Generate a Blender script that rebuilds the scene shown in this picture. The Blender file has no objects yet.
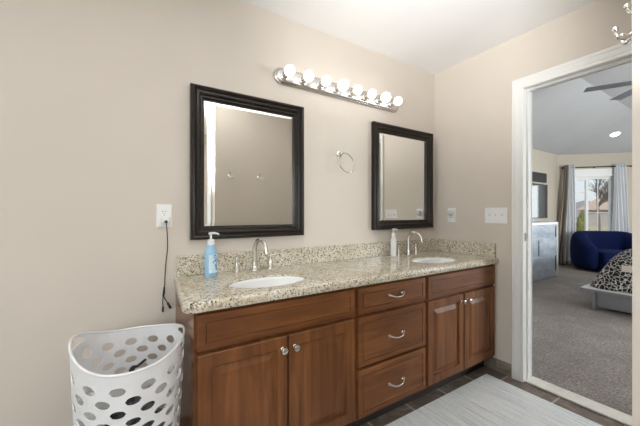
import bpy, bmesh, math, random
from mathutils import Vector, Matrix, noise
random.seed(7)
sc = bpy.context.scene
COL = sc.collection
PI = math.pi
R = math.radians

# ---------------------------------------------------------------- camera
cam_d = bpy.data.cameras.new('camera'); cam = bpy.data.objects.new('camera', cam_d); COL.objects.link(cam)
cam.location = (-2.33765, -1.76292, 1.17949)
cam.rotation_euler = (PI/2, 0, -R(32.2579))
cam_d.sensor_width = 36.0; cam_d.sensor_fit = 'HORIZONTAL'
cam_d.lens = 302.4117/640*36.0
cam_d.shift_y = 0.6106/640
cam_d.clip_start = 0.02; cam_d.clip_end = 400
sc.camera = cam

# ---------------------------------------------------------------- world, sun, exposure
W = bpy.data.worlds.new('sky'); sc.world = W; W.use_nodes = True
nt = W.node_tree; nt.nodes.clear()
sky = nt.nodes.new('ShaderNodeTexSky'); sky.sky_type = 'NISHITA'
sky.sun_disc = False; sky.sun_elevation = R(38); sky.sun_rotation = R(200); sky.altitude = 200
sky.air_density = 1.0; sky.dust_density = 2.2
bgd = nt.nodes.new('ShaderNodeBackground'); bgd.inputs[1].default_value = 0.26
wo = nt.nodes.new('ShaderNodeOutputWorld')
tcw = nt.nodes.new('ShaderNodeTexCoord'); cln = nt.nodes.new('ShaderNodeTexNoise'); cln.inputs['Scale'].default_value = 6; cln.inputs['Detail'].default_value = 6
crp = nt.nodes.new('ShaderNodeValToRGB'); crp.color_ramp.elements[0].position = .38; crp.color_ramp.elements[1].position = .62; crp.color_ramp.elements[0].color = (.35, .35, .35, 1)
cmx = nt.nodes.new('ShaderNodeMix'); cmx.data_type = 'RGBA'; cmx.inputs[7].default_value = (2.75, 2.85, 3.1, 1)
nt.links.new(tcw.outputs['Generated'], cln.inputs['Vector']); nt.links.new(cln.outputs['Fac'], crp.inputs[0]); nt.links.new(crp.outputs[0], cmx.inputs[0])
nt.links.new(sky.outputs[0], cmx.inputs[6]); nt.links.new(cmx.outputs[2], bgd.inputs[0]); nt.links.new(bgd.outputs[0], wo.inputs[0])

def light(name, typ, loc, energy, color=(1, 1, 1), size=None, rot=None, **kw):
    d = bpy.data.lights.new(name, typ); o = bpy.data.objects.new(name, d); COL.objects.link(o)
    o.location = loc; d.energy = energy; d.color = color
    if rot: o.rotation_euler = rot
    if typ == 'AREA':
        d.shape = 'RECTANGLE'; d.size, d.size_y = size
    elif size is not None:
        if typ == 'SUN': d.angle = size
        else: d.shadow_soft_size = size
    for k, v in kw.items(): setattr(d, k, v)
    return o
light('sun', 'SUN', (3, 8, 9), 2.6, (1, .95, .88), R(1.5), (R(50), 0, R(-30)))
# area lights set at unseen windows, standing in for daylight
light('added_bath_side_fill', 'AREA', (-5.72, -1.55, 1.55), 50, (.95, .975, 1.0), (1.5, 1.1), (0, -PI/2, 0))  # added fill brightening the bathroom from the left, at an added unseen window
light('added_rear_fill', 'AREA', (-3.4, -3.49, 1.5), 25, (.95, .975, 1.0), (2.2, 1.1), (PI/2, 0, 0))  # added frontal fill for vanity wall and floor, set at an unseen window
light('added_bedroom_side_fill', 'AREA', (3.4, -4.06, 1.5), 260, (.95, .975, 1.0), (1.9, 1.2), (PI/2, 0, 0))  # added fill for the dim bedroom, placed in an unseen window
light('assumed_bedroom_end_daylight', 'AREA', (7.36, -.95, 1.45), 22, (.95, .975, 1.0), (1.3, 1.0), (0, PI/2, 0))  # light for an assumed, unseen end window
# flash spot added near the camera, bounced up to brighten the dark ceiling
light('added_bounce_flash', 'SPOT', (-2.15, -1.85, 1.45), 265, (1, .99, .98), .12, Vector((.75, .34, .95)).to_track_quat('-Z', 'Y').to_euler(), spot_size=R(104), spot_blend=1.0)
sc.view_settings.view_transform = 'Standard'
sc.view_settings.look = 'None'
sc.view_settings.gamma = 1.0
sc.view_settings.use_curve_mapping = False
sc.view_settings.exposure = 0.25

# ---------------------------------------------------------------- materials
def srgb(r, g, b):
    f = lambda c: (c/255/12.92) if c/255 <= .04045 else ((c/255+.055)/1.055)**2.4
    return (f(r), f(g), f(b), 1)
def mat(name, col=(.8, .8, .8, 1), rough=.5, metal=0.0, **kw):
    m = bpy.data.materials.new(name); m.use_nodes = True
    b = m.node_tree.nodes['Principled BSDF']
    if len(col) == 3: col = (*col, 1)
    b.inputs['Base Color'].default_value = col
    b.inputs['Roughness'].default_value = rough
    b.inputs['Metallic'].default_value = metal
    for k, v in kw.items(): b.inputs[k.replace('_', ' ')].default_value = v
    return m
def N(m, t): return m.node_tree.nodes.new(t)
def L(m, a, b): m.node_tree.links.new(a, b)
def bsdf(m): return m.node_tree.nodes['Principled BSDF']
def coords(m, scale=(1, 1, 1), rot=(0, 0, 0), kind='Object'):
    tc = N(m, 'ShaderNodeTexCoord'); mp = N(m, 'ShaderNodeMapping')
    mp.inputs['Scale'].default_value = scale; mp.inputs['Rotation'].default_value = rot
    L(m, tc.outputs[kind], mp.inputs[0]); return mp.outputs[0]
def noise_n(m, vec, scale, detail=4, rough=.55, dist=0):
    n = N(m, 'ShaderNodeTexNoise'); n.inputs['Scale'].default_value = scale; n.inputs['Detail'].default_value = detail
    n.inputs['Roughness'].default_value = rough; n.inputs['Distortion'].default_value = dist
    L(m, vec, n.inputs['Vector']); return n.outputs['Fac']
def ramp(m, fac, stops, interp='LINEAR'):
    r = N(m, 'ShaderNodeValToRGB'); r.color_ramp.interpolation = interp
    e = r.color_ramp.elements
    while len(e) < len(stops): e.new(.5)
    for i, (p, c) in enumerate(stops):
        e[i].position = p; e[i].color = c if len(c) == 4 else (*c, 1)
    L(m, fac, r.inputs[0]); return r.outputs[0]
def mix(m, fac, a, b, mode='MIX'):
    x = N(m, 'ShaderNodeMix'); x.data_type = 'RGBA'; x.blend_type = mode
    for sock, v in ((x.inputs[0], fac), (x.inputs[6], a), (x.inputs[7], b)):
        if isinstance(v, (int, float)): sock.default_value = v
        elif isinstance(v, tuple): sock.default_value = v
        else: L(m, v, sock)
    return x.outputs[2]
def bump(m, height, strength=.2, dist=.01):
    b = N(m, 'ShaderNodeBump'); b.inputs['Strength'].default_value = strength; b.inputs['Distance'].default_value = dist
    L(m, height, b.inputs['Height']); L(m, b.outputs[0], bsdf(m).inputs['Normal'])
def setc(m, sock): L(m, sock, bsdf(m).inputs['Base Color'])

def paint(name, col, bs=.06, rough=.65):
    m = mat(name, col, rough); v = coords(m); h = noise_n(m, v, 260, 3); bump(m, h, bs, .004)
    f = noise_n(m, v, 1.3, 2)
    c = tuple(x*.97 for x in col[:3]) + (1,); d = tuple(min(1, x*1.03) for x in col[:3]) + (1,)
    setc(m, ramp(m, f, [(.3, c), (.7, d)])); return m
M = {}
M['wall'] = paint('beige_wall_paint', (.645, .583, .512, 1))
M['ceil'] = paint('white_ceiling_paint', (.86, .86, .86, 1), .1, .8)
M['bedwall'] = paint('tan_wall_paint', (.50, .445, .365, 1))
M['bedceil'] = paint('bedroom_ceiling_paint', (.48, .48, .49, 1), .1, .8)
M['trim'] = mat('white_trim_paint', (.82, .82, .80), .5)
M['white'] = mat('white_plastic', (.83, .83, .82), .35)
M['whitesoft'] = mat('white_flexible_plastic', (.80, .80, .81), .42)
M['porcelain'] = mat('white_porcelain', (.86, .86, .85), .08)
M['nickel'] = mat('brushed_nickel', (.66, .63, .58), .26, 1.0)
M['chrome'] = mat('polished_chrome', (.78, .77, .75), .12, 1.0)
M['satin'] = mat('satin_chrome', (.66, .64, .61), .22, 1.0)
M['black'] = mat('black_rubber', (.012, .012, .013), .4)
M['mirror'] = mat('mirror_glass', (.93, .94, .91), .005, 1.0)
M['dark'] = mat('dark_gap', (.02, .012, .008), .7)
M['slot'] = mat('dark_slot', (.05, .05, .05), .6)

def wood(name, a, b, c, along='z', rough=.46):
    m = mat(name, a, rough, 0, Specular_IOR_Level=.35)
    s = {'z': (9, 9, .9), 'x': (.9, 9, 9)}[along]
    v = coords(m, s)
    f = noise_n(m, v, 2.2, 6, .6, .6); g = noise_n(m, coords(m), 2.6, 3, .5, .3)
    c1 = ramp(m, f, [(.30, a), (.52, b), (.75, c)])
    setc(m, mix(m, ramp(m, g, [(.35, (.0, .0, .0)), (.7, (.55, .55, .55))]), c1, a))
    bump(m, f, .05, .002); return m
WA, WB, WC = (.098, .032, .010, 1), (.190, .070, .021, 1), (.300, .120, .038, 1)
M['wood_v'] = wood('brown_maple_upright_grain', WA, WB, WC, 'z')
M['wood_h'] = wood('brown_maple_level_grain', WA, WB, WC, 'x')
M['wood_side'] = wood('brown_maple_side_panel', WA, WB, WC, 'z', .22)

def granite():
    m = mat('speckled_cream_granite', (.6, .5, .4), .10)
    v = coords(m)
    v1 = N(m, 'ShaderNodeTexVoronoi'); v1.inputs['Scale'].default_value = 120; L(m, v, v1.inputs['Vector'])
    v2 = N(m, 'ShaderNodeTexVoronoi'); v2.inputs['Scale'].default_value = 210; L(m, v, v2.inputs['Vector'])
    sp = N(m, 'ShaderNodeSeparateColor'); L(m, v1.outputs['Color'], sp.inputs[0])
    sp2 = N(m, 'ShaderNodeSeparateColor'); L(m, v2.outputs['Color'], sp2.inputs[0])
    base = ramp(m, sp.outputs[0], [(0, (.69, .64, .53)), (.38, (.74, .70, .61)), (.6, (.46, .39, .28)), (.76, (.64, .58, .46)), (.91, (.27, .23, .18))], 'CONSTANT')
    f = noise_n(m, v, 38, 5, .65); clump = noise_n(m, v, 7, 3, .6, .8)
    base = mix(m, ramp(m, clump, [(.40, (0, 0, 0)), (.66, (.75, .75, .75))]), base, (.50, .42, .28, 1))
    dk = ramp(m, f, [(.60, (0, 0, 0)), (.66, (.85, .85, .85))])
    base = mix(m, dk, base, (.15, .135, .115, 1))
    bk = ramp(m, sp2.outputs[1], [(0, (1, 1, 1)), (.105, (0, 0, 0))], 'CONSTANT')
    base = mix(m, bk, base, (.035, .03, .028, 1))
    wt = ramp(m, sp2.outputs[2], [(0, (0, 0, 0)), (.83, (.7, .7, .7))], 'CONSTANT')
    base = mix(m, wt, base, (.76, .72, .63, 1))
    setc(m, base); return m
M['granite'] = granite()

def tile_mat():
    m = mat('brown_slate_tile', (.1, .08, .07), .38)
    v = coords(m)
    mp = v.node; mp.inputs['Location'].default_value = (.275/.307 % 1*.307, .021, 0)
    b = N(m, 'ShaderNodeTexBrick'); L(m, v, b.inputs['Vector'])
    b.offset = 0; b.inputs['Scale'].default_value = 1; b.inputs['Brick Width'].default_value = .307; b.inputs['Row Height'].default_value = .307
    b.inputs['Mortar Size'].default_value = .006; b.inputs['Mortar Smooth'].default_value = .1
    b.inputs['Color1'].default_value = (1, 1, 1, 1); b.inputs['Color2'].default_value = (.62, .62, .62, 1); b.inputs['Mortar'].default_value = (0, 0, 0, 1)
    f = noise_n(m, v, 9, 8, .68, 1.0)
    c = ramp(m, f, [(.3, (.10, .075, .058)), (.5, (.19, .15, .118)), (.68, (.32, .265, .215))])
    c = mix(m, .55, c, b.outputs['Color'], 'MULTIPLY')
    setc(m, mix(m, b.outputs['Fac'], c, (.46, .42, .37, 1)))
    bump(m, f, .15, .004); return m
M['tile'] = tile_mat()
m = mat('brown_slate_skirting', (.2, .16, .13), .4); f = noise_n(m, coords(m), 16, 8, .68, .8)
setc(m, ramp(m, f, [(.3, (.13, .105, .085)), (.5, (.24, .20, .165)), (.7, (.36, .31, .27))])); M['skirt'] = m
m = mat('white_marble', (.8, .78, .73), .25); f = noise_n(m, coords(m), 8, 8, .6, 2)
setc(m, ramp(m, f, [(.35, (.86, .83, .77)), (.7, (.72, .69, .63))])); M['marble'] = m
def carpet():
    m = mat('taupe_carpet_pile', (.3, .27, .25), .95); v = coords(m)
    f = noise_n(m, v, 60, 6, .8); g = noise_n(m, v, 3.2, 4, .6)
    c = ramp(m, f, [(.33, (.10, .085, .077)), (.5, (.36, .315, .285)), (.68, (.62, .56, .52))])
    setc(m, mix(m, ramp(m, g, [(.35, (0, 0, 0)), (.65, (.45, .45, .45))]), c, (.19, .165, .15, 1)))
    bump(m, f, .9, .02); return m
M['carpet'] = carpet()
def rug_mat():
    m = mat('pale_woven_cotton', (.6, .6, .6), .9)
    v = coords(m, (70, 3.2, 1)); f = noise_n(m, v, 1.0, 4, .7)
    v2 = coords(m, (190, 60, 1)); g = noise_n(m, v2, 1.0, 2, .6)
    c = ramp(m, f, [(.30, (.52, .57, .60)), (.47, (.74, .77, .77)), (.62, (.86, .87, .86)), (.75, (.92, .92, .90))])
    setc(m, mix(m, .35, c, ramp(m, g, [(.3, (.6, .6, .6)), (.6, (1, 1, 1))]), 'MULTIPLY'))
    bump(m, f, .5, .004); return m
M['rug'] = rug_mat()
def frame_mat():
    m = mat('espresso_lacquer', (.02, .015, .012), .25, 0, Specular_IOR_Level=.3)
    f = noise_n(m, coords(m, (6, 6, 6)), 14, 6, .7); setc(m, ramp(m, f, [(.4, (.016, .012, .010)), (.72, (.026, .019, .015))])); return m
M['frame'] = frame_mat()
def emit(name, col, s):
    m = mat(name, col, .4); b = bsdf(m); b.inputs['Emission Color'].default_value = (*col[:3], 1); b.inputs['Emission Strength'].default_value = s; return m
M['bulb'] = emit('lit_globe_glass', (1, .955, .89), 2.0)
M['lens'] = emit('lit_lamp_lens', (1, .96, .90), 9.0)
M['dome'] = emit('added_lamp_glow', (1, .98, .95), 3)
m = mat('sky_blue_soap', (.48, .77, 1.0), .08, 0, Transmission_Weight=.35, IOR=1.33); M['soap'] = m
M['soaplabel'] = mat('deep_blue_print', (.06, .20, .52), .4)
M['soappale'] = mat('pale_blue_print', (.62, .80, .90), .35)
M['velvet'] = mat('navy_velvet', (.003, .0075, .045), .85, 0, Specular_IOR_Level=.12, Sheen_Weight=.06, Sheen_Roughness=.3, Sheen_Tint=(.10, .22, .8, 1))
def comforter():
    m = mat('black_cloth_white_scribble', (.02, .02, .02), .9); v = coords(m)
    n = N(m, 'ShaderNodeTexNoise'); n.inputs['Scale'].default_value = 9; L(m, v, n.inputs['Vector'])
    ad = mix(m, .10, v, n.outputs['Color'], 'ADD')
    vo = N(m, 'ShaderNodeTexVoronoi'); vo.feature = 'DISTANCE_TO_EDGE'; vo.inputs['Scale'].default_value = 25; L(m, ad, vo.inputs['Vector'])
    setc(m, ramp(m, vo.outputs['Distance'], [(.030, (.70, .66, .62)), (.075, (.014, .014, .018))])); return m
M['comforter'] = comforter()
M['silver'] = mat('silver_lacquer', (.30, .31, .33), .3, .5)
m = mat('pale_blue_grey_board', (.4, .46, .52), .28, .0); f = noise_n(m, coords(m, (1.2, 6, 3)), 3, 5, .6)
setc(m, ramp(m, f, [(.35, (.30, .36, .43)), (.65, (.52, .56, .62))])); M['board'] = m
M['curtain'] = mat('pale_grey_curtain_cloth', (.74, .75, .77), .85, 0, Transmission_Weight=.0)
M['curtain_shaded'] = mat('shaded_curtain_cloth', (.30, .26, .21), .9)  # pale curtain's shaded side, with the shade put into the colour
M['rod'] = mat('dark_bronze', (.03, .022, .018), .35, .8)
M['screen'] = mat('dark_glossy_screen', (.015, .018, .022), .05, 0)
M['panel'] = mat('matte_black_board', (.014, .013, .014), .5)
M['cream'] = mat('cream_painted_board', (.75, .70, .58), .45)
g = bpy.data.materials.new('clear_window_glass'); g.use_nodes = True; g.node_tree.nodes.clear()
gt = N(g, 'ShaderNodeBsdfTransparent'); gg = N(g, 'ShaderNodeBsdfGlossy'); gm = N(g, 'ShaderNodeMixShader'); go = N(g, 'ShaderNodeOutputMaterial')
gt.inputs[0].default_value = (.95, .97, .97, 1); gg.inputs['Roughness'].default_value = .02; gm.inputs[0].default_value = .06
L(g, gt.outputs[0], gm.inputs[1]); L(g, gg.outputs[0], gm.inputs[2]); L(g, gm.outputs[0], go.inputs[0]); M['glass'] = g
def cloth(name, a, b):
    m = mat(name, a, .95); f = noise_n(m, coords(m), 9, 5, .7); setc(m, ramp(m, f, [(.4, a), (.65, b)])); return m
M['cl_grey'] = cloth('grey_laundry_cloth', (.42, .44, .46, 1), (.62, .64, .66, 1))
M['cl_dark'] = cloth('charcoal_laundry_cloth', (.02, .022, .028, 1), (.20, .21, .23, 1))
M['cl_teal'] = cloth('pale_blue_laundry_cloth', (.38, .47, .50, 1), (.62, .68, .70, 1))
M['bark'] = mat('grey_bark', (.16, .13, .12), .9)
M['hedge'] = cloth('olive_foliage', (.10, .12, .03, 1), (.26, .26, .09, 1))
M['lawn'] = cloth('winter_lawn', (.30, .27, .17, 1), (.42, .38, .26, 1))
M['road'] = mat('grey_asphalt', (.30, .30, .31), .9)
M['siding'] = mat('tan_siding', (.36, .33, .32), .8)
M['roofing'] = cloth('brown_shingles', (.46, .36, .32, 1), (.58, .46, .41, 1))
M['darkpane'] = mat('dark_pane', (.04, .05, .06), .1)
M['blade'] = mat('blue_grey_fan_blade', (.16, .17, .20), .35)

# ---------------------------------------------------------------- mesh helpers
def link(name, bm, m, parent=None, smooth=False, auto=None):
    me = bpy.data.meshes.new(name)
    bmesh.ops.recalc_face_normals(bm, faces=bm.faces[:])
    bm.to_mesh(me); bm.free()
    o = bpy.data.objects.new(name, me); COL.objects.link(o)
    for mm in (m if isinstance(m, (list, tuple)) else [m]): me.materials.append(mm)
    if smooth:
        me.polygons.foreach_set('use_smooth', [True]*len(me.polygons))
        if auto: me.set_sharp_from_angle(angle=R(auto))
    if parent: o.parent = parent
    return o
def tag(o, label, cat, group=None, kind=None):
    if label: o['label'] = label
    if cat: o['category'] = cat
    if group: o['group'] = group
    if kind: o['kind'] = kind
    return o
def thing(name, label, cat, loc=(0, 0, 0), rz=0, group=None):
    o = bpy.data.objects.new(name, None); COL.objects.link(o); o.location = loc; o.rotation_euler = (0, 0, rz)
    o.empty_display_size = .05
    return tag(o, label, cat, group)
def struct(name, bm, m, parent=None, **k):
    o = link(name, bm, m, parent, **k)
    if not parent: o['kind'] = 'structure'
    return o
def bx(bm, x0, x1, y0, y1, z0, z1, mtx=None, bev=0, mi=0):
    vs = [bm.verts.new((x, y, z)) for x in (x0, x1) for y in (y0, y1) for z in (z0, z1)]
    fs = [bm.faces.new([vs[i] for i in q]) for q in ((0, 1, 3, 2), (4, 6, 7, 5), (0, 4, 5, 1), (2, 3, 7, 6), (0, 2, 6, 4), (1, 5, 7, 3))]
    for f in fs: f.material_index = mi
    if bev:
        es = list({e for f in fs for e in f.edges})
        r = bmesh.ops.bevel(bm, geom=es, offset=bev, segments=2, profile=.5, affect='EDGES')
        vs = list({v for f in r['faces'] for v in f.verts} | {v for v in vs if v.is_valid})
    if mtx is not None: bmesh.ops.transform(bm, matrix=mtx, verts=vs)
    return vs
def box(*a, **k):
    bm = bmesh.new(); bx(bm, *a, **k); return bm
def tube(bm, pts, r, n=10, cap=True, closed=False):
    pts = [Vector(p) for p in pts]; k = len(pts)
    rs = r if isinstance(r, (list, tuple)) else [r]*k
    rings = []; prev = None
    for i, p in enumerate(pts):
        if closed: t = pts[(i+1) % k]-pts[i-1]
        else: t = pts[min(i+1, k-1)]-pts[max(i-1, 0)]
        t.normalize()
        if prev is None:
            a = Vector((0, 0, 1)) if abs(t.z) < .9 else Vector((1, 0, 0))
            u = t.cross(a).normalized()
        else:
            u = (prev - t*prev.dot(t)).normalized()
        prev = u; w = t.cross(u)
        rings.append([bm.verts.new(p+(u*math.cos(2*PI*j/n)+w*math.sin(2*PI*j/n))*rs[i]) for j in range(n)])
    rng = range(k if closed else k-1)
    for i in rng:
        A, B = rings[i], rings[(i+1) % k]
        for j in range(n): bm.faces.new((A[j], A[(j+1) % n], B[(j+1) % n], B[j]))
    if cap and not closed:
        bm.faces.new(rings[0][::-1]); bm.faces.new(rings[-1])
    return rings
def lathe(bm, prof, n=24, mtx=None, capb=True, capt=True):
    rings = []; new = []
    for (r, z) in prof:
        ring = [bm.verts.new((r*math.cos(2*PI*j/n), r*math.sin(2*PI*j/n), z)) for j in range(n)]
        rings.append(ring); new += ring
    for A, B in zip(rings, rings[1:]):
        for j in range(n): bm.faces.new((A[j], A[(j+1) % n], B[(j+1) % n], B[j]))
    if capb: bm.faces.new(rings[0][::-1])
    if capt: bm.faces.new(rings[-1])
    if mtx is not None: bmesh.ops.transform(bm, matrix=mtx, verts=new)
    return new
def sphere(bm, c, r, seg=20, sc3=(1, 1, 1)):
    mt = Matrix.Translation(c) @ Matrix.Diagonal((r*sc3[0], r*sc3[1], r*sc3[2], 1))
    return bmesh.ops.create_uvsphere(bm, u_segments=seg, v_segments=seg//2+2, radius=1, matrix=mt)['verts']
def aim(p, d):          # matrix placing local +z along d at p
    return Matrix.Translation(p) @ Vector(d).to_track_quat('Z', 'Y').to_matrix().to_4x4()
def bez(p0, p1, p2, p3, n=12):
    p0, p1, p2, p3 = map(Vector, (p0, p1, p2, p3)); out = []
    for i in range(n+1):
        t = i/n; s = 1-t; out.append(p0*s**3+p1*3*s*s*t+p2*3*s*t*t+p3*t**3)
    return out
def spline(pts, n=8):   # Catmull-Rom
    P = [Vector(p) for p in pts]; P = [P[0]*2-P[1]]+P+[P[-1]*2-P[-2]]; out = []
    for i in range(1, len(P)-2):
        for j in range(n):
            t = j/n; a, b, c, d = P[i-1:i+3]
            out.append(.5*((2*b)+(c-a)*t+(2*a-5*b+4*c-d)*t*t+(3*b-a-3*c+d)*t**3))
    out.append(P[-2]); return out
def front(bm, x0, x1, z0, z1, yf, th, loops):
    """slab with its front at yf (facing -y); loops = [(inset, depth back from yf), ...]"""
    rs = [(0, th)] + loops; rings = []
    for ins, dp in rs:
        rings.append([bm.verts.new(p) for p in ((x0+ins, yf+dp, z0+ins), (x1-ins, yf+dp, z0+ins), (x1-ins, yf+dp, z1-ins), (x0+ins, yf+dp, z1-ins))])
    for A, B in zip(rings, rings[1:]):
        for j in range(4): bm.faces.new((A[j], A[(j+1) % 4], B[(j+1) % 4], B[j]))
    bm.faces.new(rings[-1]); bm.faces.new(rings[0][::-1]); return bm

# ================================================================ setting: bathroom
H = 2.44; YW = -1.6; XE = -1.56
XL = -5.6; YB = -3.4
struct('floor', box(XL, .0, YB, .0, -.06, 0), M['tile'])
struct('ceiling', box(XL-.1, -.001, YB-.1, .1, H, H+.08), M['ceil'])
struct('wall_back', box(XL-.1, .0, .0, .1, 0, 3.25), M['wall'])            # vanity wall
bm = bmesh.new()                                                       # right wall with the doorway
DY0, DY1, DH = -.735, -1.535, 2.055
bx(bm, 0, .11, DY0+.015, 0, 0, 3.25); bx(bm, 0, .11, -4.1, DY1-.015, 0, 3.25); bx(bm, 0, .11, DY1-.015, DY0+.015, DH+.015, 3.25)
struct('wall_right', bm, M['wall'])
bm = bmesh.new(); bx(bm, XE, -.001, YW-.1, YW, 0, H); struct('wall_front', bm, M['wall'])   # wall with robe hooks
bm = bmesh.new()                                                       # short return wall with a second door
bx(bm, XE, XE+.1, -1.79, YW-.1, 0, H); bx(bm, XE, XE+.1, YB, -2.55, 0, H); bx(bm, XE, XE+.1, -2.55, -1.79, 2.06, H)
struct('wall_return', bm, M['wall'])
bm = bmesh.new()
bx(bm, XL-.1, -4.6, YB-.1, YB, 0, H); bx(bm, -2.2, XE+.1, YB-.1, YB, 0, H); bx(bm, -4.6, -2.2, YB-.1, YB, 0, .9); bx(bm, -4.6, -2.2, YB-.1, YB, 2.1, H)
struct('wall_rear', bm, M['wall'])
bm = bmesh.new()
for a in ((-4.6, -4.54, .9, 2.1), (-2.26, -2.2, .9, 2.1), (-4.54, -2.26, .9, .96), (-4.54, -2.26, 2.04, 2.1), (-3.43, -3.37, .96, 2.04)): bx(bm, a[0], a[1], YB-.08, YB-.02, a[2], a[3])
w5 = struct('added_window_5', bm, M['trim']); struct('window_pane', box(-4.54, -2.26, YB-.055, YB-.05, .96, 2.04), M['glass'], w5)  # unseen window behind the camera, added to carry the rear fill
bm = bmesh.new()
bx(bm, XL-.1, XL, YB, -2.2, 0, H); bx(bm, XL-.1, XL, -.9, 0, 0, H); bx(bm, XL-.1, XL, -2.2, -.9, 0, 1.0); bx(bm, XL-.1, XL, -2.2, -.9, 2.1, H)
struct('wall_left', bm, M['wall'])
# unseen bathroom window in the left wall, added to carry the side fill
bm = bmesh.new()
for a in ((-2.2, -2.14, 1.0, 2.1), (-.96, -.9, 1.0, 2.1), (-2.14, -.96, 1.0, 1.06), (-2.14, -.96, 2.04, 2.1), (-1.57, -1.53, 1.06, 2.04)):
    bx(bm, XL-.08, XL-.02, a[0], a[1], a[2], a[3])
w1 = struct('added_window_1', bm, M['trim'])
struct('window_pane', box(XL-.055, XL-.05, -2.14, -.96, 1.06, 2.04), M['glass'], w1)

# door casing: profile swept along jamb-head-jamb, on plane x = 0 facing -x
def casing(name, y0, y1, h, xw, sgn, w=.075, m=M['trim']):
    prof = [(0, 0), (0, .010), (.006, .013), (.018, .012), (.022, .015), (.05, .017), (.056, .021), (.068, .021), (.075, .015), (.075, 0)]
    bm = bmesh.new()                       # prof: (distance outward from the opening, thickness)
    rings = []
    path = [((y0, 0), (1, 0)), ((y0, h), (1, 1)), ((y1, h), (-1, 1)), ((y1, 0), (-1, 0))]
    for (y, z), (oy, oz) in path:
        rings.append([bm.verts.new((xw+sgn*t, y+oy*d, z+oz*d)) for d, t in prof])
    for A, B in zip(rings, rings[1:]):
        for j in range(len(prof)-1): bm.faces.new((A[j], A[j+1], B[j+1], B[j]))
    return struct(name, bm, m)
casing('trim_1', DY0, DY1, DH, -.0005, -1)
casing('trim_2', DY0, DY1, DH, .1105, 1)
bm = bmesh.new()                           # jamb lining with stops
j0, j1 = DY0+.0022, DY1-.0022
bx(bm, .0002, .1098, j0, j0+.012, 0, DH+.014); bx(bm, .0002, .1098, j1-.012, j1, 0, DH+.014); bx(bm, .0002, .1098, j1, j0, DH+.002, DH+.014)
bx(bm, .045, .08, j0-.010, j0, 0, DH+.002); bx(bm, .045, .08, j1, j1+.010, 0, DH+.002); bx(bm, .045, .08, j1+.010, j0-.010, DH-.008, DH+.002)
jam = struct('trim_3', bm, M['trim'])
bm = bmesh.new(); bx(bm, .012, .036, j0-.0022, j0-.0002, .985, 1.045, bev=.0008); bx(bm, .018, .030, j0-.0036, j0-.0023, 1.0, 1.03)
link('strike_plate', bm, M['satin'], jam)
struct('trim_4', box(.004, .116, DY1-.001, DY0+.001, .0, .012, bev=.003), M['marble'])     # threshold
# return-wall door and its casing
def casing_x(name, ya, yb, h):
    bm = bmesh.new(); x = XE-.0005
    for (a, b, z0, z1) in ((ya, ya+.07, 0, h+.07), (yb-.07, yb, 0, h+.07), (yb, ya, h, h+.07)): bx(bm, x-.018, x, a, b, z0, z1, bev=.004)
    return struct(name, bm, M['trim'])
casing_x('trim_5', -1.79, -2.55, 2.06)
bm = bmesh.new(); front(bm, -2.53, -1.81, .01, 2.045, 0, .035, [(.002, 0), (.10, 0), (.115, .008), (.15, .004)])
bmesh.ops.transform(bm, matrix=Matrix.Translation((XE+.05, 0, 0)) @ Matrix(((0, 1, 0, 0), (1, 0, 0, 0), (0, 0, 1, 0), (0, 0, 0, 1))), verts=bm.verts[:])
d1 = struct('door_1', bm, M['trim'])
bm = bmesh.new(); lathe(bm, [(.026, 0), (.026, .006), (.009, .012), (.009, .035), (.024, .045), (.027, .058), (.018, .068)], 18, aim((XE+.05, -1.88, .95), (-1, 0, 0)))
link('door_knob', bm, M['satin'], d1, smooth=True, auto=40)
# tile skirting
struct('baseboard_right', box(-.012, -.0005, DY0+.0755, -.465, .0, .091, bev=.003), M['skirt'])
struct('baseboard_left', box(XL, -2.16, -.012, -.0005, .0, .091, bev=.003), M['skirt'])
struct('baseboard_front', box(XE, -.02, YW+.0005, YW+.012, .0, .091, bev=.003), M['skirt'])

# ================================================================ setting: bedroom
YA = 1.25; S = Vector((6.14, YA, 0)); U = Vector((.70711, -.70711, 0)); Nn = Vector((-.70711, -.70711, 0)); HB = 2.55; DL = 1.6; PT = .394; RISE = .54
HZ = HB+RISE; IN = RISE/PT
struct('floor_bedroom', box(.0, 8.2, -4.1, 1.9, -.06, -.002), M['carpet'])
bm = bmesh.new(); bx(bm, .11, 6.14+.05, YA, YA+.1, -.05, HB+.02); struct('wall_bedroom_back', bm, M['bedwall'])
D = Matrix.Translation(S) @ Matrix(((U.x, -Nn.x, 0, 0), (U.y, -Nn.y, 0, 0), (0, 0, 1, 0), (0, 0, 0, 1)))   # local x along wall, +y outward
WU0, WU1, WZ0, WZ1 = .30, 1.10, .62, 2.03
bm = bmesh.new()
for a in ((0, WU0, -.05, HB+.02), (WU1, DL, -.05, HB+.02), (WU0, WU1, -.05, WZ0), (WU0, WU1, WZ1, HB+.02)):
    bx(bm, a[0], a[1], 0, .12, a[2], a[3], mtx=D)
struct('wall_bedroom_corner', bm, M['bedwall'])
XR = S.x+U.x*DL; YR = S.y+U.y*DL
bm = bmesh.new()
bx(bm, XR, XR+.1, -4.1, -1.65, -.05, HB+.02); bx(bm, XR, XR+.1, -.25, YR, -.05, HB+.02); bx(bm, XR, XR+.1, -1.65, -.25, -.05, .85); bx(bm, XR, XR+.1, -1.65, -.25, 2.03, HB+.02)
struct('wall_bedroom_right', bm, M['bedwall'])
bm = bmesh.new()
for a in ((-1.65, -1.59, .85, 2.03), (-.31, -.25, .85, 2.03), (-1.59, -.31, .85, .91), (-1.59, -.31, 1.97, 2.03), (-.98, -.93, .91, 1.97)): bx(bm, XR+.02, XR+.08, *a)
w4 = struct('assumed_window_4', bm, M['trim']); struct('window_pane', box(XR+.05, XR+.055, -1.59, -.31, .91, 1.97), M['glass'], w4)  # unseen window, assumed from the reflection in the television
bm = bmesh.new()
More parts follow.
